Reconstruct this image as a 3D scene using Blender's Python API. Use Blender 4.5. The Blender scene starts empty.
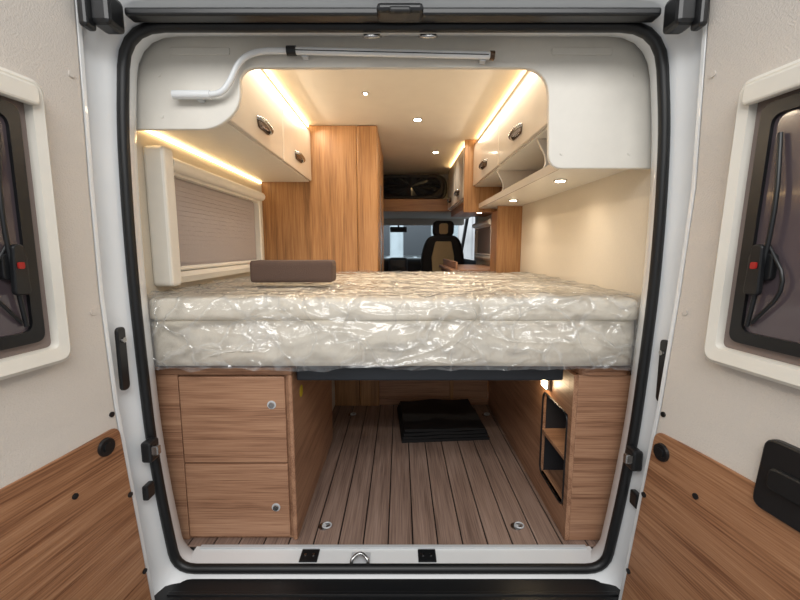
import bpy, bmesh, math, random
from mathutils import Vector, noise
random.seed(3)
C = bpy.context.collection

# ---------------------------------------------------------------- materials
def hexc(h):
    h=h.lstrip('#'); v=[int(h[i:i+2],16)/255 for i in (0,2,4)]
    return tuple([(c/12.92 if c<=0.04045 else ((c+0.055)/1.055)**2.4) for c in v]+[1.0])
def newmat(name):
    m=bpy.data.materials.new(name); m.use_nodes=True
    nt=m.node_tree; b=nt.nodes['Principled BSDF']; return m,nt,b
def plain(name,h,rough=0.5,metal=0.0,bump=0.0,bscale=200,spec=0.5,coat=0.0,dist=0.002,var=0.08):
    m,nt,b=newmat(name)
    b.inputs['Roughness'].default_value=rough; b.inputs['Metallic'].default_value=metal
    b.inputs['Specular IOR Level'].default_value=spec; b.inputs['Coat Weight'].default_value=coat
    tc=nt.nodes.new('ShaderNodeTexCoord'); n=nt.nodes.new('ShaderNodeTexNoise')
    n.inputs['Scale'].default_value=bscale; n.inputs['Detail'].default_value=3
    nt.links.new(tc.outputs['Object'],n.inputs['Vector'])
    mx=nt.nodes.new('ShaderNodeMixRGB'); mx.blend_type='MULTIPLY'; mx.inputs[0].default_value=var
    mx.inputs[1].default_value=hexc(h); nt.links.new(n.outputs['Fac'],mx.inputs[2])
    nt.links.new(mx.outputs[0],b.inputs['Base Color'])
    if bump>0:
        bp=nt.nodes.new('ShaderNodeBump'); bp.inputs['Strength'].default_value=bump; bp.inputs['Distance'].default_value=dist
        nt.links.new(n.outputs['Fac'],bp.inputs['Height']); nt.links.new(bp.outputs[0],b.inputs['Normal'])
    return m
def wood(name,cols,grain,rough=0.42,fine=1.0,ignore=None):
    """grain = axis index along which the grain runs"""
    m,nt,b=newmat(name)
    tc=nt.nodes.new('ShaderNodeTexCoord')
    def mapping(across,along):
        mp=nt.nodes.new('ShaderNodeMapping'); s=[across]*3; s[grain]=along
        if ignore is not None: s[ignore]=along*.5
        mp.inputs['Scale'].default_value=s; nt.links.new(tc.outputs['Object'],mp.inputs['Vector']); return mp
    n1=nt.nodes.new('ShaderNodeTexNoise'); n1.inputs['Scale'].default_value=1; n1.inputs['Detail'].default_value=6
    n1.inputs['Distortion'].default_value=0.4; n1.inputs['Roughness'].default_value=.62
    nt.links.new(mapping(24,1.1).outputs[0],n1.inputs['Vector'])
    n2=nt.nodes.new('ShaderNodeTexNoise'); n2.inputs['Scale'].default_value=1; n2.inputs['Detail'].default_value=4
    nt.links.new(mapping(230*fine,5).outputs[0],n2.inputs['Vector'])
    ma=nt.nodes.new('ShaderNodeMath'); ma.operation='MULTIPLY_ADD'; ma.inputs[1].default_value=0.5
    nt.links.new(n2.outputs['Fac'],ma.inputs[0]); 
    mb=nt.nodes.new('ShaderNodeMath'); mb.operation='MULTIPLY'; mb.inputs[1].default_value=0.52
    nt.links.new(n1.outputs['Fac'],mb.inputs[0]); nt.links.new(mb.outputs[0],ma.inputs[2])
    r=nt.nodes.new('ShaderNodeValToRGB'); e=r.color_ramp.elements
    e[0].position=0.38; e[0].color=hexc(cols[0]); e[1].position=0.66; e[1].color=hexc(cols[2])
    x=e.new(0.51); x.color=hexc(cols[1])
    nt.links.new(ma.outputs[0],r.inputs[0]); nt.links.new(r.outputs[0],b.inputs['Base Color'])
    b.inputs['Roughness'].default_value=rough
    bp=nt.nodes.new('ShaderNodeBump'); bp.inputs['Strength'].default_value=0.15; bp.inputs['Distance'].default_value=0.001
    nt.links.new(n2.outputs['Fac'],bp.inputs['Height']); nt.links.new(bp.outputs[0],b.inputs['Normal'])
    return m
def emis(name,h,st):
    m,nt,b=newmat(name); b.inputs['Base Color'].default_value=hexc(h)
    b.inputs['Emission Color'].default_value=hexc(h); b.inputs['Emission Strength'].default_value=st; return m

M={}
M['white']=plain('van_white_paint','#ECEEEF',0.25,coat=0.5,bscale=5)
M['grp']=plain('cream_panel','#E4DFD5',0.4,bscale=30)
M['headliner']=plain('ceiling_cream','#EAE2D4',0.6,bscale=10)
M['wallcream']=plain('wall_lining','#DDD2BF',0.7,bump=0.2,bscale=150)
M['leather']=plain('door_leatherette','#D6CEC5',0.65,bump=0.8,bscale=240,dist=.002)
M['frame']=plain('window_frame_cream','#E6E1D6',0.35,bscale=20)
M['black']=plain('black_rubber','#101113',0.45,bscale=60)
M['plastic']=plain('black_plastic','#17181A',0.35,bscale=60)
M['bedframe']=plain('bedframe_dark','#262A30',0.5,bscale=60)
M['blind']=plain('pleated_blind','#A89E9B',0.8,bump=0.2,bscale=80)
M['mesh']=plain('flyscreen_mesh','#8A7B74',0.7,bump=0.3,bscale=400)
M['glass']=plain('tinted_acrylic','#62565A',0.12,coat=0.4,bscale=3,var=.5)
M['red']=plain('red_button','#A8211C',0.4)
M['chrome']=plain('brushed_metal','#B9B9B8',0.25,metal=1.0)
M['alu']=plain('painted_grey_metal','#CDD0D3',0.35,metal=0.1)
M['bronze']=plain('dark_handle','#5A4636',0.25,metal=0.6)
M['gloss']=plain('locker_gloss_beige','#DDD3C5',0.2,coat=0.4,bscale=10)
M['mattress']=plain('mattress_fabric','#F6EDDC',0.8,bump=0.2,bscale=60)
M['cushion']=plain('cushion_brown','#5A463C',0.85,bump=0.8,bscale=300)
M['mat']=plain('folded_mat_black','#0E0F12',0.7,bump=0.5,bscale=150)
M['seatblk']=plain('seat_black','#1A1A1C',0.6)
M['seatbge']=plain('seat_beige','#C9B78F',0.6)
M['dash']=plain('dashboard_plastic','#2A2B2F',0.6)
M['cabgrey']=plain('cab_lining_grey','#C2BEB6',0.7)
M['foil']=plain('dark_plastic_foil','#2A2D33',0.22,coat=.5)
M['concrete']=plain('concrete','#A2A3A4',0.8,bump=0.3,bscale=8)
M['cladding']=plain('garage_cladding','#B9BEC2',0.6,bscale=1.0,var=.8)
M['yellow']=plain('sticker_yellow','#D8C330',0.5)
low=('#7F5942','#A57B5F','#B88F70')
M['woodH']=wood('wood_grain_y',low,1)
M['woodX']=wood('wood_grain_x',low,0)
M['woodD']=wood('door_wood',('#70472F','#9B6E4E','#B38765'),1,ignore=0)
M['woodV']=wood('wood_grain_z',('#805A38','#A6784C','#B88D60'),2)
M['woodVX']=wood('wood_beam',('#6F4A2D','#94683F','#A9794E'),0)
M['led']=emis('led_warm','#FFDDA6',12)
M['led_dim']=emis('led_warm_low','#FFDDA6',8)
M['spot']=emis('spot_warm','#FFEACB',25)
M['board']=wood('teak_boards',('#6F5A50','#8F776A','#A58D80'),1,rough=0.5)
def film():
    m=bpy.data.materials.new('clear_plastic_film'); m.use_nodes=True; nt=m.node_tree; nt.nodes.clear()
    N=nt.nodes.new; K=nt.links.new
    out=N('ShaderNodeOutputMaterial'); tr=N('ShaderNodeBsdfTransparent')
    tr.inputs[0].default_value=(0.985,0.985,0.985,1)
    gl=N('ShaderNodeBsdfGlossy'); gl.inputs['Roughness'].default_value=0.12
    df=N('ShaderNodeBsdfDiffuse'); df.inputs[0].default_value=(0.93,0.95,0.97,1)
    tc=N('ShaderNodeTexCoord')
    n0=N('ShaderNodeTexNoise'); n0.inputs['Scale'].default_value=3; n0.inputs['Detail'].default_value=3
    K(tc.outputs['Object'],n0.inputs['Vector'])
    va=N('ShaderNodeVectorMath'); va.operation='MULTIPLY_ADD'; va.inputs[1].default_value=(.6,.6,.6)
    K(n0.outputs['Color'],va.inputs[0]); K(tc.outputs['Object'],va.inputs[2])
    vo=N('ShaderNodeTexVoronoi'); vo.feature='DISTANCE_TO_EDGE'; vo.inputs['Scale'].default_value=6; K(va.outputs[0],vo.inputs['Vector'])
    vr=N('ShaderNodeMapRange'); vr.inputs[1].default_value=0; vr.inputs[2].default_value=.06; vr.inputs[3].default_value=1; vr.inputs[4].default_value=0; K(vo.outputs['Distance'],vr.inputs[0])
    n=N('ShaderNodeTexNoise'); n.inputs['Scale'].default_value=10; n.inputs['Detail'].default_value=4; n.inputs['Distortion'].default_value=2.0
    K(tc.outputs['Object'],n.inputs['Vector'])
    hs=N('ShaderNodeMath'); hs.operation='MULTIPLY_ADD'; hs.inputs[1].default_value=.28; K(vr.outputs[0],hs.inputs[0]); K(n.outputs['Fac'],hs.inputs[2])
    bp=N('ShaderNodeBump'); bp.inputs['Strength'].default_value=0.85; bp.inputs['Distance'].default_value=0.015
    K(hs.outputs[0],bp.inputs['Height']); K(bp.outputs[0],gl.inputs['Normal'])
    fr=N('ShaderNodeFresnel'); fr.inputs[0].default_value=1.42; K(bp.outputs[0],fr.inputs['Normal'])
    ad=N('ShaderNodeMath'); ad.operation='MULTIPLY_ADD'; ad.inputs[1].default_value=.9; ad.inputs[2].default_value=0.09; ad.use_clamp=True
    K(fr.outputs[0],ad.inputs[0])
    m1=N('ShaderNodeMixShader'); 
    mr=N('ShaderNodeMath'); mr.operation='MULTIPLY_ADD'; mr.inputs[1].default_value=.14; mr.inputs[2].default_value=.08; K(vr.outputs[0],mr.inputs[0]); K(mr.outputs[0],m1.inputs[0])
    K(tr.outputs[0],m1.inputs[1]); K(df.outputs[0],m1.inputs[2])
    m2=N('ShaderNodeMixShader'); K(ad.outputs[0],m2.inputs[0])
    K(m1.outputs[0],m2.inputs[1]); K(gl.outputs[0],m2.inputs[2])
    K(m2.outputs[0],out.inputs[0]); return m
M['film']=film()
def screen():
    m=bpy.data.materials.new('windscreen_glass'); m.use_nodes=True; nt=m.node_tree; nt.nodes.clear()
    out=nt.nodes.new('ShaderNodeOutputMaterial'); tr=nt.nodes.new('ShaderNodeBsdfTransparent'); tr.inputs[0].default_value=(0.85,0.92,0.95,1)
    gl=nt.nodes.new('ShaderNodeBsdfGlossy'); gl.inputs['Roughness'].default_value=0.02
    mx=nt.nodes.new('ShaderNodeMixShader'); mx.inputs[0].default_value=0.06
    nt.links.new(tr.outputs[0],mx.inputs[1]); nt.links.new(gl.outputs[0],mx.inputs[2]); nt.links.new(mx.outputs[0],out.inputs[0]); return m
M['screen']=screen()

# ---------------------------------------------------------------- geometry helpers
def grp(name):
    e=bpy.data.objects.new(name,None); C.objects.link(e); e.empty_display_size=0.1; return e
def obj(name,verts,faces,mat,parent=None,bevel=0,smooth=False,seg=2):
    me=bpy.data.meshes.new(name); me.from_pydata([tuple(v) for v in verts],[],faces); me.update()
    bm=bmesh.new(); bm.from_mesh(me); bmesh.ops.recalc_face_normals(bm,faces=bm.faces); bm.to_mesh(me); bm.free()
    o=bpy.data.objects.new(name,me); C.objects.link(o); me.materials.append(M[mat] if isinstance(mat,str) else mat)
    if parent: o.parent=parent
    if bevel>0:
        b=o.modifiers.new('bevel','BEVEL'); b.width=bevel; b.segments=seg; b.limit_method='ANGLE'; b.angle_limit=0.6
    if smooth:
        for p in me.polygons: p.use_smooth=True
    return o
def box(name,x0,x1,y0,y1,z0,z1,mat,parent=None,bevel=0.002,seg=2,smooth=False):
    v=[(x,y,z) for x in (x0,x1) for y in (y0,y1) for z in (z0,z1)]
    f=[(0,1,3,2),(4,6,7,5),(0,4,5,1),(2,3,7,6),(0,2,6,4),(1,5,7,3)]
    return obj(name,v,f,mat,parent,bevel,smooth,seg)
def multibox(name,boxes,mat,parent=None,bevel=0.002):
    v=[];f=[]
    for (x0,x1,y0,y1,z0,z1) in boxes:
        k=len(v); v+=[(x,y,z) for x in (x0,x1) for y in (y0,y1) for z in (z0,z1)]
        f+=[tuple(k+i for i in t) for t in [(0,1,3,2),(4,6,7,5),(0,4,5,1),(2,3,7,6),(0,2,6,4),(1,5,7,3)]]
    return obj(name,v,f,mat,parent,bevel)
def fillet(pts,radii,n=6):
    out=[];L=len(pts)
    for i in range(L):
        p=Vector(pts[i]);a=Vector(pts[i-1]);b=Vector(pts[(i+1)%L])
        r=radii[i] if isinstance(radii,(list,tuple)) else radii
        if r<=0: out.append(tuple(p)); continue
        da=(a-p);db=(b-p); d=min(r,da.length*0.49,db.length*0.49)
        s=p+da.normalized()*d; e=p+db.normalized()*d
        for k in range(n+1):
            t=k/n; q=(1-t)**2*s+2*t*(1-t)*p+t*t*e; out.append(tuple(q))
    return out
def rrect(a0,a1,b0,b1,r,n=6):
    return fillet([(a0,b0),(a1,b0),(a1,b1),(a0,b1)],r,n)
def prism(name,pts,fn,w0,w1,mat,parent=None,bevel=0.0):
    n=len(pts); v=[fn(a,b,w0) for a,b in pts]+[fn(a,b,w1) for a,b in pts]
    f=[tuple(range(n)),tuple(range(2*n-1,n-1,-1))]+[(i,(i+1)%n,n+(i+1)%n,n+i) for i in range(n)]
    return obj(name,v,f,mat,parent,bevel)
def loft(name,loops,mat,parent=None,closed=False,smooth=True):
    n=len(loops[0]); v=[p for l in loops for p in l]; f=[]
    L=len(loops)
    for j in range(L if closed else L-1):
        k=(j+1)%L
        for i in range(n): f.append((j*n+i,j*n+(i+1)%n,k*n+(i+1)%n,k*n+i))
    return obj(name,v,f,mat,parent,0,smooth)
def tube(name,pts,r,mat,parent=None,cyclic=False,poly=True):
    cu=bpy.data.curves.new(name,'CURVE'); cu.dimensions='3D'; cu.bevel_depth=r; cu.bevel_resolution=4; cu.use_fill_caps=True
    s=cu.splines.new('POLY'); s.points.add(len(pts)-1)
    for p,q in zip(s.points,pts): p.co=(*q,1)
    s.use_cyclic_u=cyclic
    t=bpy.data.objects.new('tmp',cu); C.objects.link(t)
    me=bpy.data.meshes.new_from_object(t.evaluated_get(bpy.context.evaluated_depsgraph_get()))
    bpy.data.objects.remove(t); me.name=name
    o=bpy.data.objects.new(name,me); C.objects.link(o); me.materials.clear(); me.materials.append(M[mat])
    for p in me.polygons: p.use_smooth=True
    if parent: o.parent=parent
    return o
def smoothpts(pts,it=3):
    pts=[Vector(p) for p in pts]
    for _ in range(it):
        q=[pts[0]]
        for a,b in zip(pts[:-1],pts[1:]): q+= [a*0.75+b*0.25,a*0.25+b*0.75]
        q.append(pts[-1]); pts=q
    return pts
def cyl(name,c,r,h,axis,mat,parent=None,seg=28,r2=None,bevel=0.0):
    ax=Vector(axis).normalized(); u=ax.orthogonal().normalized(); w=ax.cross(u); r2=r if r2 is None else r2
    c=Vector(c); v=[];
    for k,(rr,hh) in enumerate(((r,0),(r2,h))):
        for i in range(seg):
            a=2*math.pi*i/seg; v.append(c+ax*hh+(u*math.cos(a)+w*math.sin(a))*rr)
    f=[tuple(range(seg)),tuple(range(2*seg-1,seg-1,-1))]+[(i,(i+1)%seg,seg+(i+1)%seg,seg+i) for i in range(seg)]
    return obj(name,v,f,mat,parent,bevel)

def lerp(tab,z):
    if z<=tab[0][0]: return tab[0][1]
    for (a,va),(b,vb) in zip(tab[:-1],tab[1:]):
        if z<=b: return va+(vb-va)*(z-a)/(b-a)
    return tab[-1][1]
LEFT=[(0,-.80),(.25,-.832),(.5,-.853),(.95,-.866),(1.4,-.864),(1.7,-.843),(1.8,-.825)]
RIGHT=[(0,.735),(.25,.772),(.5,.800),(.95,.826),(1.4,.828),(1.7,.80),(1.8,.78)]
def opening():
    zs=[.25,.5,.75,1.0,1.25,1.5]
    pts=[(lerp(LEFT,0),-.008)]+[(lerp(LEFT,z),z) for z in zs]+[(lerp(LEFT,1.79),1.79)]
    pts+=[(lerp(RIGHT,1.79),1.79)]+[(lerp(RIGHT,z),z) for z in reversed(zs)]+[(lerp(RIGHT,0),-.008)]
    rad=[.07]+[.1]*6+[.12]+[.12]+[.1]*6+[.07]
    return fillet(pts,rad,5)
OP=opening()
def grow(pts,g):
    n=len(pts); out=[]
    for i in range(n):
        a=Vector(pts[i-1]);b=Vector(pts[(i+1)%n]); t=(b-a).normalized(); nrm=Vector((-t.y,t.x))
        out.append(tuple(Vector(pts[i])+nrm*g))
    return out
def oploop(g,y): return [(x,y,z) for x,z in grow(OP,g)]

XL,XR=-.93,.87
ZC=1.93
# ---------------------------------------------------------------- van body & room shell
body=grp('van_body')
loft('rear_frame',[oploop(.03,1.40),oploop(.008,1.37),oploop(.0,1.33),oploop(.0,1.30),oploop(.012,1.285),oploop(.018,1.25),oploop(.04,1.235),oploop(.05,1.20),oploop(.075,1.19),oploop(.11,1.195),oploop(.11,1.30)],'white',body)
for s,(a,b) in (('left',(-1.03,-.965)),('right',(.905,.97))):
    box('outer_side_'+s,a,b,1.2,4.55,-.2,1.95,'white',body,0.01)
    box('cab_door_'+s,a,b,4.55,5.9,-.2,.98,'white',body,0.02)
box('outer_roof',-1.02,.96,1.2,4.7,1.96,2.03,'white',body,0.03)
box('roof_rear_edge',-.99,.93,1.16,1.24,1.86,1.96,'white',body,0.02)
box('top_black_strip',-.78,.74,1.225,1.27,1.784,1.806,'plastic',body,0.006)
box('top_latch_housing',-.065,.065,1.19,1.25,1.775,1.80,'plastic',body,0.01)
box('top_latch_jaw',-.03,.03,1.18,1.2,1.768,1.785,'black',body,0.006)
for i,x in enumerate((-.085,.085)):
    tube('top_clip_%d'%i,smoothpts([(x-.025,1.32,1.775),(x-.02,1.29,1.76),(x+.02,1.29,1.76),(x+.025,1.32,1.775)],2),.006,'chrome',body)
for i,(x,s) in enumerate(((-.80,1),(.765,-1))):
    box('hinge_top_%d'%i,x-.028,x+.028,1.15,1.22,1.725,1.81,'plastic',body,0.012)
    box('hinge_pin_%d'%i,x-.030*s-.012,x-.030*s+.012,1.13,1.17,1.71,1.83,'plastic',body,0.008)
tube('door_seal',[Vector(p) for p in oploop(-.002,1.292)],.0165,'black',grp('rubber_seal'),cyclic=True)
sill=grp('door_sill')
box('sill_plate',-.78,.73,1.30,1.40,-.03,-.002,'white',sill,0.004)
box('sill_ridge',-.76,.71,1.38,1.398,-.002,.005,'alu',sill,0.003)
for i,x in enumerate((-.335,.10)):
    box('sill_bracket_%d'%i,x-.033,x+.033,1.315,1.375,-.002,.004,'plastic',sill,0.002)
    for k in (-.015,.015): cyl('bolt_%d_%d'%(i,k>0),(x+k,1.345,.004),.005,.003,(0,0,1),'chrome',sill,10)
tube('striker_loop',smoothpts([(-.175,1.305,0),(-.175,1.305,.02),(-.145,1.33,.03),(-.115,1.305,.02),(-.115,1.305,0)],2),.006,'chrome',sill)
box('striker_base',-.18,-.11,1.30,1.36,-.002,.004,'alu',sill,0.003)
bp=grp('rear_bumper')
box('step',-.83,.78,.98,1.275,-.22,-.022,'plastic',bp,0.012,3)
multibox('step_ribs',[(-.78,.73,1.02+i*.035,1.035+i*.035,-.024,-.017) for i in range(6)],'plastic',bp,0.002)

for i,(x,z,s) in enumerate(((-.862,.80,1),(.82,.76,-1))):
    g=grp('door_check_strap'); 
    prism('strap',rrect(1.19,1.225,z-.11,z+.09,.016),lambda a,b,w,x=x:(x+w,a,b),-.006,.006,'plastic',g,0.003)
    cyl('pin',(x,1.205,z+.05),.008,.015*s,(1,0,0),'chrome',g)
for i,(x,z,s) in enumerate(((-.842,.47,1),(.792,.44,-1))):
    g=grp('door_latch')
    box('block',min(x,x+.035*s),max(x,x+.035*s),1.22,1.27,z-.035,z+.035,'plastic',g,0.008)
    box('tongue',min(x,x+.055*s),max(x,x+.055*s),1.225,1.245,z-.01,z+.02,'chrome',g,0.004)
    box('lower_clip',min(x,x+.02*s)-.0,max(x,x+.02*s),1.21,1.25,z-.16,z-.11,'plastic',g,0.005)

fl=grp('floor')
box('subfloor',XL,XR,1.39,5.9,-.04,-.006,'black',fl,0)
bw=.096; bds=[]; x=XL+.02
while x<XR-.01:
    bds.append((x+.0025,min(x+bw-.0025,XR),1.395,4.6,-.006,.001)); x+=bw
multibox('boards',bds,'board',fl,0.0015)

box('ceiling',XL-.01,XR+.01,1.36,4.17,ZC,ZC+.03,'headliner',None,0)
wl=box('wall_left',XL-.02,XL,1.38,4.6,0,ZC,'wallcream',None,0)
wr=box('wall_right',XR,XR+.02,1.38,4.6,0,ZC,'wallcream',None,0)
rl=grp('trim_1')
def hdr(pts,y0,y1,mat,name,par): return prism(name,pts,lambda a,b,w:(a,w,b),y0,y1,mat,par,0.004)
pan=fillet([(-.925,1.528),(-.62,1.528),(-.535,1.60),(-.535,1.724),(.495,1.724),(.508,1.40),(.865,1.40),(.865,1.925),(-.925,1.925)],
           [0,.08,.05,.09,.10,.05,0,0,0],8)
hdr(pan,1.415,1.435,'grp','rear_header_panel',rl)
hdr(rrect(-.76,-.56,1.762,1.785,.008),1.411,1.415,'grp','slot_cover_left',rl)
hdr(rrect(.50,.70,1.762,1.785,.008),1.411,1.415,'grp','slot_cover_right',rl)
for i,(x,z) in enumerate(((-.80,1.70),(-.80,1.57),(.78,1.70),(.78,1.45),(.55,1.45))):
    cyl('panel_screw_%d'%i,(x,1.4145,z),.006,-.002,(0,1,0),'grp',rl,14)

# ---------------------------------------------------------------- awning crank
ac=grp('awning_crank')
yk=1.385
tube('grip',[(-.742,yk,1.628),(-.62,yk,1.628)],.014,'white',ac)
tube('arm',smoothpts([(-.63,yk,1.628),(-.585,yk,1.632),(-.555,yk,1.665),(-.52,yk,1.735),(-.46,yk,1.762),(-.36,yk,1.762)],3),.010,'white',ac)
tube('joint',[(-.365,yk,1.762),(-.335,yk,1.762)],.015,'plastic',ac)
tube('rod',[(-.335,yk,1.762),(.29,yk,1.748)],.0115,'white',ac)
tube('rod_core',[(-.335,yk-.011,1.760),(.285,yk-.011,1.746)],.0015,'plastic',ac)
tube('tip',[(.29,yk,1.748),(.305,yk,1.7475)],.014,'bronze',ac)
for i,x in enumerate((-.66,-.31,.27)):
    z=1.628 if i==0 else 1.762-(x+.335)*.022
    box('clip_%d'%i,x-.010,x+.010,yk+.004,1.415,z-.016,z+.012,'alu',ac,0.003)

# ---------------------------------------------------------------- overhead lockers
def handle(par,x,y,z,s):
    tube('handle_bar',smoothpts([(x,y-.075,z+.012),(x+.022*s,y-.06,z+.008),(x+.026*s,y,z),(x+.022*s,y+.06,z-.008),(x,y+.075,z-.012)],3),.0085,'chrome',par)
    prism('handle_plate',rrect(y-.07,y+.07,z-.024,z+.024,.02),lambda a,b,w:(x+w*s,a,b),0,.006,'bronze',par,0.002)
lk=grp('overhead_cabinet')
box('carcass',XL,-.606,1.44,2.745,1.565,1.895,'grp',lk)
for i,(a,b) in enumerate(((1.45,2.10),(2.108,2.742))):
    prism('door_%d'%i,rrect(a,b,1.57,1.888,.012),lambda p,q,w:(-.606+w,p,q),0,.018,'gloss',lk,0.004)
handle(lk,-.588,1.80,1.65,1); handle(lk,-.588,2.40,1.65,1)
box('top_ledge',-.70,-.60,1.44,2.745,1.895,1.91,'headliner',lk)
rk=grp('overhead_cabinet')
box('carcass',.566,XR,1.44,3.10,1.585,1.895,'grp',rk)
for i,(a,b) in enumerate(((1.45,2.315),(2.323,3.095))):
    prism('door_%d'%i,rrect(a,b,1.59,1.888,.012),lambda p,q,w:(.566-w,p,q),0,.018,'gloss',rk,0.004)
handle(rk,.548,1.95,1.665,-1); handle(rk,.548,2.68,1.665,-1)
box('top_ledge',.56,.66,1.44,3.10,1.895,1.91,'headliner',rk)
box('shelf_board',.60,XR,1.44,3.10,1.425,1.443,'grp',rk,0.004)
box('shelf_back',XR-.012,XR,1.44,3.10,1.443,1.585,'woodH',rk)
box('shelf_lip',.596,.606,1.44,3.10,1.425,1.462,'gloss',rk,0.003)
for i,y in enumerate((1.75,2.45)):
    prism('divider_%d'%i,fillet([(.60,1.443),(.62,1.50),(.575,1.585),(.856,1.585),(.856,1.443)],[.01,.05,.01,0,0]),lambda a,b,w,y=y:(a,y+w,b),0,.016,'gloss',rk,0.002)
fk=grp('overhead_cabinet')
box('carcass',.50,XR,3.15,4.15,1.50,1.895,'grp',fk)
for i,(a,b) in enumerate(((3.16,3.65),(3.66,4.14))):
    prism('door_%d'%i,rrect(a,b,1.51,1.888,.012),lambda p,q,w:(.50-w,p,q),0,.018,'gloss',fk,0.004)
    handle(fk,.482,(a+b)/2,1.58,-1)
box('under_shelf',.52,XR,3.15,4.15,1.44,1.46,'woodH',fk)
box('end_post',.52,.54,3.15,4.15,1.46,1.50,'woodH',fk)

g=grp('led_strip'); box('strip',-.615,-.60,1.46,2.74,1.912,1.926,'led',g,0)
g=grp('led_strip'); box('strip',.575,.59,1.46,3.09,1.912,1.926,'led',g,0)
g=grp('led_strip'); box('strip',.51,.522,3.16,4.14,1.912,1.926,'led',g,0)
g=grp('led_strip'); box('strip',XL+.002,XL+.010,1.46,2.735,1.553,1.561,'led_dim',g,0)
box('led_profile',-.645,-.617,1.45,2.745,1.908,1.928,'headliner',lk,0)

def spot(x,y,z,power=3,r=.022):
    g=grp('ceiling_spotlight'); cyl('rim',(x,y,z-.006),r+.008,.006,(0,0,1),'chrome',g)
    cyl('lens',(x,y,z-.008),r,.003,(0,0,1),'spot',g)
    l=bpy.data.lights.new('spot_light','SPOT'); l.energy=power; l.color=(1,.88,.73); l.spot_size=2.6; l.spot_blend=.9; l.shadow_soft_size=.03
    o=bpy.data.objects.new('lamp',l); C.objects.link(o); o.location=(x,y,z-.015); o.parent=g
spot(.11,2.63,ZC,13); spot(.30,3.5,ZC,11); spot(-.18,2.2,ZC,10,.010)
spot(.70,1.80,1.425,3.0,.02); spot(.70,2.53,1.425,3.0,.02)
spot(.70,3.6,1.44,4,.02)

def area(name,loc,rot,sx,sy,power,col):
    l=bpy.data.lights.new(name,'AREA'); l.shape='RECTANGLE'; l.size=sx; l.size_y=sy; l.energy=power; l.color=col
    o=bpy.data.objects.new(name,l); C.objects.link(o); o.location=loc; o.rotation_euler=rot; return o
area('led_glow_left',(-.55,2.1,1.9),(0,math.radians(-25),0),.05,1.2,4.5,(1,.86,.68))
area('led_glow_right',(.50,2.3,1.9),(0,math.radians(25),0),.05,1.5,4.5,(1,.86,.68))

# ---------------------------------------------------------------- wardrobe & partitions
wd=grp('wardrobe')
box('rear_panel',XL,-.29,2.76,2.78,0,ZC-.002,'woodV',wd)
box('corner_panel',-.288,-.15,2.752,2.78,0,ZC-.002,'woodV',wd,0.01,4)
box('side_panel',-.175,-.15,2.78,3.7,0,ZC-.002,'woodV',wd)
box('front_panel',XL,-.15,3.70,3.72,0,ZC-.002,'woodV',wd)
box('mirror_edge',-.149,-.145,3.1,3.2,.3,1.6,'chrome',wd,0)
pr=grp('partition_panel')
box('lower',.695,XR,2.90,2.925,0,1.424,'woodV',pr)
box('upper',.485,XR,3.11,3.135,1.40,ZC-.002,'woodV',pr)
box('lower_return',.695,.715,2.925,3.10,0,1.395,'woodV',pr)
kt=grp('kitchen_unit')
box('base',.42,XR-.01,3.15,4.1,0,.93,'woodH',kt)
box('worktop',.40,XR-.01,3.145,4.12,.93,.96,'woodH',kt,0.006)
box('splash_board',.44,.455,3.16,4.1,.96,1.02,'woodH',kt,0.004)
box('drawer_front',.405,.42,3.2,3.7,.5,.9,'gloss',kt,0.004)
box('drawer_front_low',.405,.42,3.2,3.7,.08,.48,'gloss',kt,0.004)

# ---------------------------------------------------------------- side windows
def side_window(name,x,s,y0,y1,z0,z1):
    g=grp(name)
    F=lambda a,b,w:(x+w*s,a,b)
    o=rrect(y0,y1,z0,z1,.05); i1=rrect(y0+.045,y1-.045,z0+.05,z1-.07,.03); 
    def L(p,w): return [F(a,b,w) for a,b in p]
    loft('frame',[L(o,0),L(rrect(y0+.004,y1-.004,z0+.004,z1-.004,.05),.035),L(rrect(y0+.03,y1-.03,z0+.03,z1-.05,.035),.045),L(i1,.04),L(i1,.008)],'frame',g,smooth=False)
    prism('blind',i1,F,.004,.012,'blind',g)
    tube('blind_cassette',[F(y0+.02,z1-.035,.05),F(y1-.02,z1-.035,.05)],.026,'frame',g)
    tube('blind_bar',[F(y0+.05,z0+.062,.03),F(y1-.05,z0+.062,.03)],.010,'frame',g)
    multibox('blind_pleats',[( *sorted((x+.012*s,x+.0135*s)),y0+.05,y1-.05,z0+.06+k*.02,z0+.062+k*.02) for k in range(int((z1-z0-.14)/.02))],'blind',g,0)
    return g
w1=side_window('window_1',XL,1,1.55,2.62,.985,1.485)
prism('near_side_rail',rrect(1.50,1.57,.985,1.50,.02),lambda a,b,w:(XL+w,a,b),0,.075,'frame',w1,0.01)
w2=side_window('window_2',XR,-1,3.66,4.5,1.0,1.40)

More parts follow.
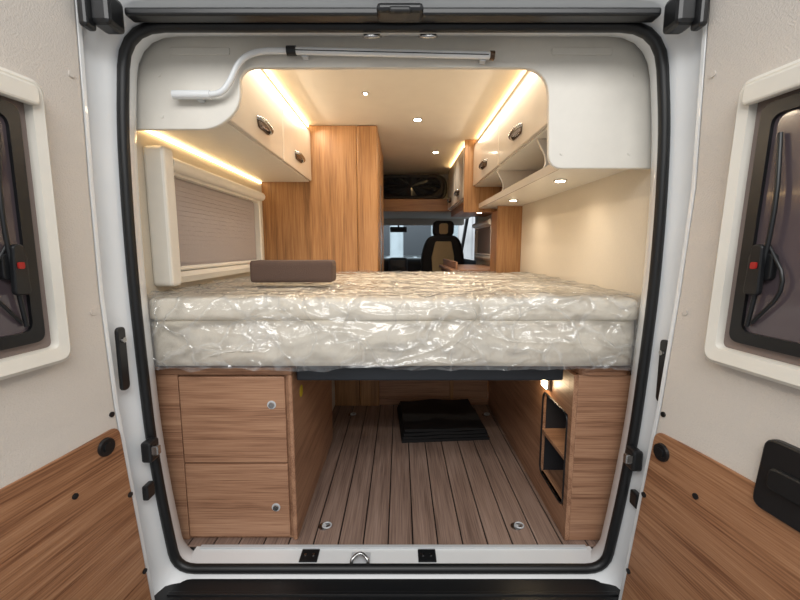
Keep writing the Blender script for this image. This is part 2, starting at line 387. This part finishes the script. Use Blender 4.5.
# ---------------------------------------------------------------- mattress + wrap
bed=grp('mattress')
def softslab(name,x0,x1,y0,y1,z0,z1,mat,par,amp,seed,r=.035):
    nx,ny,nz=70,60,8
    vd={};V=[];Fc=[]
    def vid(i,j,k):
        key=(i,j,k)
        if key not in vd:
            p=Vector((x0+(x1-x0)*i/nx,y0+(y1-y0)*j/ny,z0+(z1-z0)*k/nz))
            q=Vector((min(max(p.x,x0+r),x1-r),min(max(p.y,y0+r),y1-r),min(max(p.z,z0+r),z1-r)))
            d=p-q
            if d.length>r: p=q+d.normalized()*r
            n=noise.noise(Vector((p.x*3,p.y*3,p.z*6+seed)))*amp+noise.noise(Vector((p.x*9,p.y*9,p.z*12+seed)))*amp*.4
            if k==nz: p.z+=n
            elif j==0: p.y+=n
            vd[key]=len(V); V.append(p)
        return vd[key]
    for i in range(nx):
        for j in range(ny):
            Fc.append((vid(i,j,0),vid(i,j+1,0),vid(i+1,j+1,0),vid(i+1,j,0)))
            Fc.append((vid(i,j,nz),vid(i+1,j,nz),vid(i+1,j+1,nz),vid(i,j+1,nz)))
    for i in range(nx):
        for k in range(nz):
            Fc.append((vid(i,0,k),vid(i+1,0,k),vid(i+1,0,k+1),vid(i,0,k+1)))
            Fc.append((vid(i,ny,k),vid(i,ny,k+1),vid(i+1,ny,k+1),vid(i+1,ny,k)))
    for j in range(ny):
        for k in range(nz):
            Fc.append((vid(0,j,k),vid(0,j,k+1),vid(0,j+1,k+1),vid(0,j+1,k)))
            Fc.append((vid(nx,j,k),vid(nx,j+1,k),vid(nx,j+1,k+1),vid(nx,j,k+1)))
    return obj(name,V,Fc,mat,par,0,True)
softslab('lower_core',-.895,.845,1.408,2.745,.702,.874,'mattress',bed,.006,1,.012)
softslab('topper',-.90,.85,1.402,2.745,.868,.955,'mattress',bed,.009,9,.022)
def wrap():
    NX=380; prof=[]
    for t in range(170): prof.append((2.743-(2.743-1.42)*t/169,.960,0,1,-1))
    for t in range(1,9):
        a=math.pi/2*t/8; prof.append((1.42-.035*math.sin(a),.925+.035*math.cos(a),-math.sin(a),math.cos(a),-1))
    for t in range(1,60): prof.append((1.385,.925-(.925-.703)*t/59,-1,0,t/59))
    V=[];F=[]; s=0
    for j,(y,z,ny,nz,ft) in enumerate(prof):
        if j: s+=math.hypot(y-prof[j-1][0],z-prof[j-1][1])
        for i in range(NX+1):
            x=-.905+1.76*i/NX
            wp=noise.noise(Vector((x*2,s*2,4.0)))
            w1=1-abs(noise.noise(Vector((x*3+2*wp,s*5,2.0)))*2)
            w2=1-abs(noise.noise(Vector((x*7+3*wp,s*13+3*wp,7.0)))*2)
            w3=1-abs(noise.noise(Vector((x*17+4*wp,s*24-4*wp,11.0)))*2)
            msk=.3+.7*max(0,min(1,.5+2*noise.noise(Vector((x*2.3,s*2.3,20.0)))))
            k=1.45 if ny<-.3 else .85
            d=.003+(.011*max(0,w1)**5+.009*max(0,w2)**4*msk+.0035*max(0,w3)**3*msk)*k
            zz=z
            if ft>=0:
                hem=.703+.018*noise.noise(Vector((x*4,0,31)))+.010*noise.noise(Vector((x*13,0,33)))
                zz=.925-(.925-hem)*ft
                seam=math.exp(-((zz-.872-.01*noise.noise(Vector((x*3,0,50))))/.016)**2)*(.5+.5*noise.noise(Vector((x*5,0,60))))
                d+=.012*(math.sin(math.pi*min(1,max(0,(.872-zz)/.172))))-.007*seam+.004
            V.append((x,y+ny*d,zz+nz*d))
    for j in range(len(prof)-1):
        for i in range(NX):
            a=j*(NX+1)+i; F.append((a,a+1,a+NX+2,a+NX+1))
    obj('plastic_wrap',V,F,'film',bed,0,True)
wrap()
bf=grp('bed_frame')
box('front_rail',-.39,.615,1.45,1.49,.635,.698,'bedframe',bf,0.008)
box('base_board',-.39,.615,1.49,2.745,.690,.699,'bedframe',bf)
multibox('slats',[(-.39,.615,1.55+i*.12,1.60+i*.12,.664,.690) for i in range(10)],'bedframe',bf)

cu=grp('bolster_cushion')
softslab('pad',-.655,-.295,1.74,1.86,.980,1.076,'cushion',cu,.0015,3,.012)

# ---------------------------------------------------------------- under-bed furniture
lc=grp('storage_cabinet')
box('body',-.92,-.415,1.435,2.25,.003,.67,'woodH',lc)
box('top_board',-.92,-.398,1.42,2.25,.668,.695,'woodX',lc,0.004)
box('side_panel',-.415,-.398,1.42,2.25,.003,.668,'woodH',lc,0.006,3)
box('upper_door',-.815,-.425,1.418,1.436,.325,.662,'woodX',lc,0.004)
box('lower_door',-.815,-.425,1.418,1.436,.02,.319,'woodX',lc,0.004)
box('left_filler',-.90,-.82,1.424,1.436,.003,.668,'woodX',lc)
for i,(x,z) in enumerate(((-.475,.555),(-.475,.145))):
    cyl('knob_%d'%i,(x,1.418,z),.012,-.01,(0,1,0),'chrome',lc,24,.010)
    cyl('knob_ring_%d'%i,(x,1.418,z),.016,-.003,(0,1,0),'alu',lc)
cyl('sticker',(-.398,1.55,.56),.024,.001,(1,0,0),'yellow',lc)
box('wheel_arch_cover',-.92,-.46,2.26,2.745,.003,.45,'grp',lc,0.03,4)
rc=grp('shelf_cabinet')
multibox('side_panel',[(.64,.656,1.42,1.455,.003,.668),(.64,.656,1.715,2.78,.003,.668),(.64,.656,1.455,1.715,.50,.668),(.64,.656,1.455,1.715,.003,.12)],'woodH',rc,0.001)
box('front_panel',.656,.86,1.42,1.438,.003,.668,'woodX',rc,0.004)
box('shelf_mid',.642,.86,1.44,1.72,.305,.322,'woodX',rc)
box('shelf_low',.642,.86,1.44,1.72,.10,.12,'woodH',rc)
box('back_panel',.845,.86,1.44,2.78,.003,.668,'dash',rc)
box('inner_divider',.656,.86,1.72,1.735,.003,.668,'dash',rc)
prism('top_board',fillet([(.655,1.41),(.83,1.41),(.862,1.44),(.862,2.0),(.655,2.0)],[.05,.03,.02,0,0]),lambda a,b,w:(a,b,w),.668,.695,'woodX',rc,0.003)
tube('opening_edge',[Vector((.639,a,b)) for a,b in rrect(1.455,1.715,.12,.50,.04)],.004,'plastic',rc,cyclic=True)
ll=grp('step_light')
box('housing',.624,.64,1.63,1.70,.53,.575,'chrome',ll,0.004)
box('lens',.620,.624,1.637,1.693,.536,.569,'spot',ll,0)
l=bpy.data.lights.new('step_lamp','POINT'); l.energy=.8; l.color=(1,.75,.45); l.shadow_soft_size=.02
o=bpy.data.objects.new('step_lamp',l); C.objects.link(o); o.location=(.60,1.665,.55); o.parent=ll
fp=grp('partition_board')
box('panel',-.42,.635,2.79,2.81,.003,.66,'woodX',fp)
box('profile_left',-.30,-.275,2.775,2.79,.003,.66,'alu',fp)
box('profile_right',.36,.385,2.775,2.79,.003,.66,'woodV',fp)
box('kick',-.42,.635,2.77,2.79,.003,.05,'woodX',fp)

fm=grp('folded_mat')
for i in range(4):
    nx,ny=30,20;V=[];F=[]
    x0,x1,y0,y1=.01+i*.006,.53-i*.008,2.20+i*.006,2.70-i*.01
    for top in (0,1):
        for a in range(nx+1):
            for b in range(ny+1):
                x=x0+(x1-x0)*a/nx; y=y0+(y1-y0)*b/ny
                z=.003+i*.018+top*.016+noise.noise(Vector((x*6,y*6,i*2.0)))*.006*(i+top)/2.0
                V.append((x-.06*(y-y0),y+.08*(x-x0),max(z,.003)))
    N=(nx+1)*(ny+1)
    idx=lambda t,a,b:t*N+a*(ny+1)+b
    for a in range(nx):
        for b in range(ny):
            F.append((idx(0,a,b),idx(0,a,b+1),idx(0,a+1,b+1),idx(0,a+1,b))); F.append((idx(1,a,b),idx(1,a+1,b),idx(1,a+1,b+1),idx(1,a,b+1)))
    for a in range(nx):
        F.append((idx(0,a,0),idx(0,a+1,0),idx(1,a+1,0),idx(1,a,0))); F.append((idx(0,a,ny),idx(1,a,ny),idx(1,a+1,ny),idx(0,a+1,ny)))
    for b in range(ny):
        F.append((idx(0,0,b),idx(1,0,b),idx(1,0,b+1),idx(0,0,b+1))); F.append((idx(0,nx,b),idx(0,nx,b+1),idx(1,nx,b+1),idx(1,nx,b)))
    obj('layer_%d'%i,V,F,'mat',fm,0,False)

for (x,y) in ((-.31,1.50),(.475,1.50),(-.33,2.6),(.58,2.6)):
    g=grp('tie_down_ring')
    cyl('plate',(x,y,.001),.022,.003,(0,0,1),'chrome',g)
    cyl('plate_centre',(x,y,.004),.009,.002,(0,0,1),'alu',g)
    tube('ring',[(x+.017*math.cos(a)+.012,y+.017*math.sin(a),.008) for a in [k*math.pi/10 for k in range(20)]],.003,'alu',g,cyclic=True)

# ---------------------------------------------------------------- rear doors
AO=math.radians(8); sA,cA=math.sin(AO),math.cos(AO)
HR=[(-.15,.705),(.66,.792),(1.0,.818),(1.3,.834),(1.85,.822)]
HL=[(-.15,.795),(.66,.866),(1.0,.878),(1.3,.876),(1.85,.864)]
def rear_door(side):
    g=grp('rear_door'); H=HR if side>0 else HL
    HW=[(.84,.806),(1.525,.830)] if side>0 else [(.84,.872),(1.525,.871)]
    def D(u,z,w): return (side*(lerp(H,z)+sA*u-cA*w),1.172-cA*u-sA*w,z)
    def DW(u,z,w): 
        w+=.004; hc=HW[0][1]+(HW[1][1]-HW[0][1])*(z-.84)/.685
        return (side*(hc+sA*u-cA*w),1.172-cA*u-sA*w,z)
    def patch(name,u0,u1,zs,w0,w1,mat,bev):
        V=[];F=[]
        for z in zs: V+=[D(u0,z,w0),D(u1,z,w0),D(u1,z,w1),D(u0,z,w1)]
        n=len(zs)
        for i in range(n-1):
            for k in range(4): F.append((4*i+k,4*i+(k+1)%4,4*i+4+(k+1)%4,4*i+4+k))
        F.append((0,1,2,3)); F.append((4*n-4,4*n-3,4*n-2,4*n-1))
        return obj(name,V,F,mat,g,bev,False,3)
    zl=[-.15,.66,1.0,1.3,1.85]
    patch('outer_skin',0,.80,zl,-.06,0,'white',.008)
    patch('rim',.0,.014,zl,0,.006,'white',.003)
    patch('upper_lining',.02,.78,[.50,.66,1.0,1.3,1.82],.001,.010,'leather',.006)
    wp=fillet([(.022,-.12),(.77,-.12),(.77,.60),(.40,.595),(.20,.595),(.022,.60 if side<0 else .585)],[.02,.03,.03,.1,.15,.03],6)
    prism('wood_lining',wp,D,.002,.016,'woodD',g,.003)
    def L(p,w): return [DW(a,b,w) for a,b in p]
    z0,z1,u0,u1=.84,1.525,.15,.745
    loft('window_frame',[L(rrect(u0,u1,z0,z1,.03),-.03),L(rrect(u0+.003,u1-.003,z0+.003,z1-.003,.03),.034),
        L(rrect(u0+.012,u1-.012,z0+.012,z1-.012,.028),.042),L(rrect(u0+.034,u1-.034,z0+.042,z1-.042,.015),.036),L(rrect(u0+.038,u1-.038,z0+.046,z1-.046,.015),.016)],'frame',g,smooth=False)
    prism('blind_cassette',rrect(u0+.025,u1-.025,z1-.065,z1-.018,.015),DW,.03,.052,'frame',g,.006)
    prism('flyscreen_frame',rrect(u0+.036,u1-.036,z0+.041,z1-.041,.01),DW,.010,.017,'mesh',g)
    a=rrect(u0+.060,u1-.060,z0+.067,z1-.072,.025,8); b=rrect(u0+.086,u1-.086,z0+.095,z1-.10,.025,8)
    prism('tinted_pane',rrect(u0+.068,u1-.068,z0+.08,z1-.085,.03),DW,.017,.021,'glass',g)
    loft('black_inner_frame',[L(a,.017),L(a,.03),L(b,.03),L(b,.019)],'plastic',g,closed=True,smooth=False)
    for k,(uu,zz) in enumerate(((.262,1.09),(.633,1.09))):
        prism('latch_base_%d'%k,rrect(uu-.028,uu+.028,zz-.03,zz+.03,.012),DW,.019,.036,'plastic',g,.003)
        prism('latch_lever_%d'%k,fillet([(uu-.012,zz+.05),(uu+.012,zz+.05),(uu+.018,zz-.065),(uu-.018,zz-.065)],.012),DW,.036,.05,'plastic',g,.003)
        prism('latch_button_%d'%k,rrect(uu-.005,uu+.008,zz-.005,zz+.010,.004),DW,.05,.054,'red',g)
    tube('stay_arm',smoothpts([DW(.25,.95,.03),DW(.285,1.2,.04),DW(.26,1.38,.03)],2),.005,'plastic',g)
    tube('stay_arm_lower',smoothpts([DW(.26,.96,.03),DW(.33,1.05,.035),DW(.27,1.14,.03)],2),.004,'plastic',g)
    nrm=Vector(D(0,.5,1))-Vector(D(0,.5,0))
    bu,bz=(.062,.535) if side>0 else (.078,.56)
    cyl('round_bumper',D(bu,bz,.016),.027,.008,nrm,'plastic',g,28,.025)
    cyl('bumper_centre',D(bu,bz,.024),.014,.004,nrm,'black',g)
    for k,(uu,zz) in enumerate(((.035,.64),(.05,1.585),(.19,.48),(.03,.38),(.03,.12),(.05,.95))):
        cyl('trim_plug_%d'%k,D(uu,zz,.010 if zz>.6 else .016),.008,.004,nrm,'plastic' if zz<.65 else 'leather',g,16)
    if side>0:
        prism('door_handle_recess',rrect(.325,.48,.555,.715,.025),D,.006,.026,'plastic',g,.004)
        prism('door_handle_lever',rrect(.35,.45,.61,.66,.02),D,.026,.036,'black',g,.006)
        prism('pull_pocket',rrect(.52,.7,.47,.52,.02),D,.016,.03,'plastic',g,.004)
    else:
        prism('pull_pocket',rrect(.45,.65,.43,.52,.02),D,.016,.03,'plastic',g,.004)
rear_door(1); rear_door(-1)

# ---------------------------------------------------------------- cab
cab=grp('cab_interior')
box('cab_header',-.92,XR,4.20,4.24,1.50,1.625,'woodVX',cab,0.006)
box('cab_roof_lining',-.93,.87,4.24,5.32,1.50,1.53,'cabgrey',cab)
box('windscreen_header',-.90,.84,5.30,5.40,1.42,1.52,'cabgrey',cab,.02)
box('cab_upper_lining',-.93,.87,4.17,4.6,1.93,1.96,'headliner',cab)
box('cab_nose_wall',-.93,.87,4.56,4.6,1.53,1.93,'headliner',cab)
RW=lambda a,b,w:(a,4.32+.3*(b-1.6)+w,b)
prism('roof_window',rrect(-.27,.50,1.625,1.905,.12),RW,0,.03,'plastic',cab,.006)
ro=rrect(-.24,.47,1.64,1.895,.115,8); ri=rrect(-.20,.43,1.665,1.872,.09,8)
loft('roof_window_trim',[[RW(a,b,0) for a,b in ro],[RW(a,b,-.025) for a,b in ro],[RW(a,b,-.025) for a,b in ri],[RW(a,b,0) for a,b in ri]],'dash',cab)
V=[RW(.115,1.768,-.06)];F=[]; n=28
for k in range(n):
    a=2*math.pi*k/n; w=-.008-(.04 if k%2 else 0)
    V.append(RW(.115+.31*math.cos(a),1.768+.10*math.sin(a),w))
for k in range(n): F.append((0,1+k,1+(k+1)%n))
obj('roof_window_pleats',V,F,'foil',cab)
for s,x in (('left',-.95),('right',.87)):
    box('cab_side_'+s,x,x+.02,4.6,5.9,-.1,.98,'dash',cab)
    box('b_pillar_'+s,x-.0,x+.02,4.55,4.72,.98,1.55,'cabgrey',cab)
    prism('a_pillar_'+s,[(5.85,.98),(5.95,.98),(5.40,1.52),(5.30,1.52)],lambda a,b,w,x=x:(x+w,a,b),0,.03,'dash',cab)
box('dashboard',-.92,.86,5.3,5.85,.45,.98,'dash',cab,0.06,4)
prism('windscreen',[(-.88,0),(.82,0),(.78,1),(-.84,1)],lambda a,b,w:(a,5.95-.6*b+w,.95+.6*b),0,.006,'screen',cab)
box('centre_console',-.15,.10,5.15,5.4,.4,1.0,'dash',cab,0.04,3)
box('console_screen',-.12,.07,5.14,5.15,.88,.97,'foil',cab,0.004)
box('rear_mirror',-.13,.09,5.33,5.36,1.33,1.40,'dash',cab,.012,3)
cyl('rear_mirror_stem',(-.02,5.35,1.43),.01,-.05,(0,0,1),'dash',cab)
tube('steering_wheel',[(-.42+.18*math.cos(t),5.18-.08*math.sin(t),.98+.16*math.sin(t)) for t in [k*math.pi/16 for k in range(32)]],.014,'seatblk',cab,cyclic=True)
box('wheel_hub',-.47,-.37,5.18,5.3,.92,1.02,'seatblk',cab,.02,3)
def seat(x):
    g=grp('car_seat')
    def rb(n,a,b,c,d,e,f,m,bv): 
        return box(n,x+a,x+b,c,d,e,f,m,g,bv,5,True)
    rb('cushion',-.24,.24,4.62,5.1,.48,.62,'seatblk',.05)
    rb('pedestal',-.2,.2,4.68,5.05,0,.48,'seatblk',.03)
    def S(a,b,w): return (x+a,4.72-.15*(b-.6)+w,b)
    prism('backrest',fillet([(-.24,.60),(.24,.60),(.25,1.06),(.17,1.27),(-.17,1.27),(-.25,1.06)],[.04,.04,.12,.09,.09,.12]),S,-.06,.06,'seatblk',g,.03)
    prism('backrest_insert',fillet([(-.10,.64),(.10,.64),(.13,1.02),(.09,1.20),(-.09,1.20),(-.13,1.02)],[.02]*6),S,-.068,-.05,'seatbge',g,.01)
    prism('headrest',rrect(-.12,.12,1.255,1.43,.06),S,-.045,.045,'seatblk',g,.02)
    prism('headrest_insert',rrect(-.05,.05,1.28,1.40,.03),S,-.05,-.04,'seatbge',g,.004)
seat(.49); seat(-.50)

# ---------------------------------------------------------------- surroundings
box('ground',-9,9,-7,12,-.62,-.6,'concrete',None,0)
gw=grp('garage_wall')
box('cladding',-9,9,11.9,12,-.6,4,'cladding',gw,0)
multibox('cladding_ribs',[(-4+i*.4,-3.9+i*.4,11.86,11.9,-.6,4) for i in range(20)],'cladding',gw,0)
multibox('cladding_windows',[(-1.6,-.3,11.82,11.9,.9,2.0),(.1,.9,11.82,11.9,.9,2.4)],'dash',gw,0)
area('front_fill_light',(0,9,3.6),(math.radians(35),0,0),4,1.0,500,(.97,.99,1))  # added fill lamp, brightens the garage wall behind the windscreen

w=bpy.data.worlds.new('World'); bpy.context.scene.world=w; w.use_nodes=True
bg=w.node_tree.nodes['Background']; bg.inputs[0].default_value=(.95,.975,1,1); bg.inputs[1].default_value=.60
area('door_fill_light',(0,-1.4,2.9),(math.radians(40),0,0),3.5,1.2,98,(1,.99,.97))  # invented soft fill above and behind the camera, lights the open doors

cam=bpy.data.cameras.new('camera'); cam.lens=18; cam.sensor_width=36; cam.clip_start=.02
co=bpy.data.objects.new('camera',cam); C.objects.link(co); co.location=(0,0,1.133); co.rotation_euler=(math.radians(82.5),0,0)
bpy.context.scene.camera=co
bpy.context.scene.view_settings.view_transform='Standard'
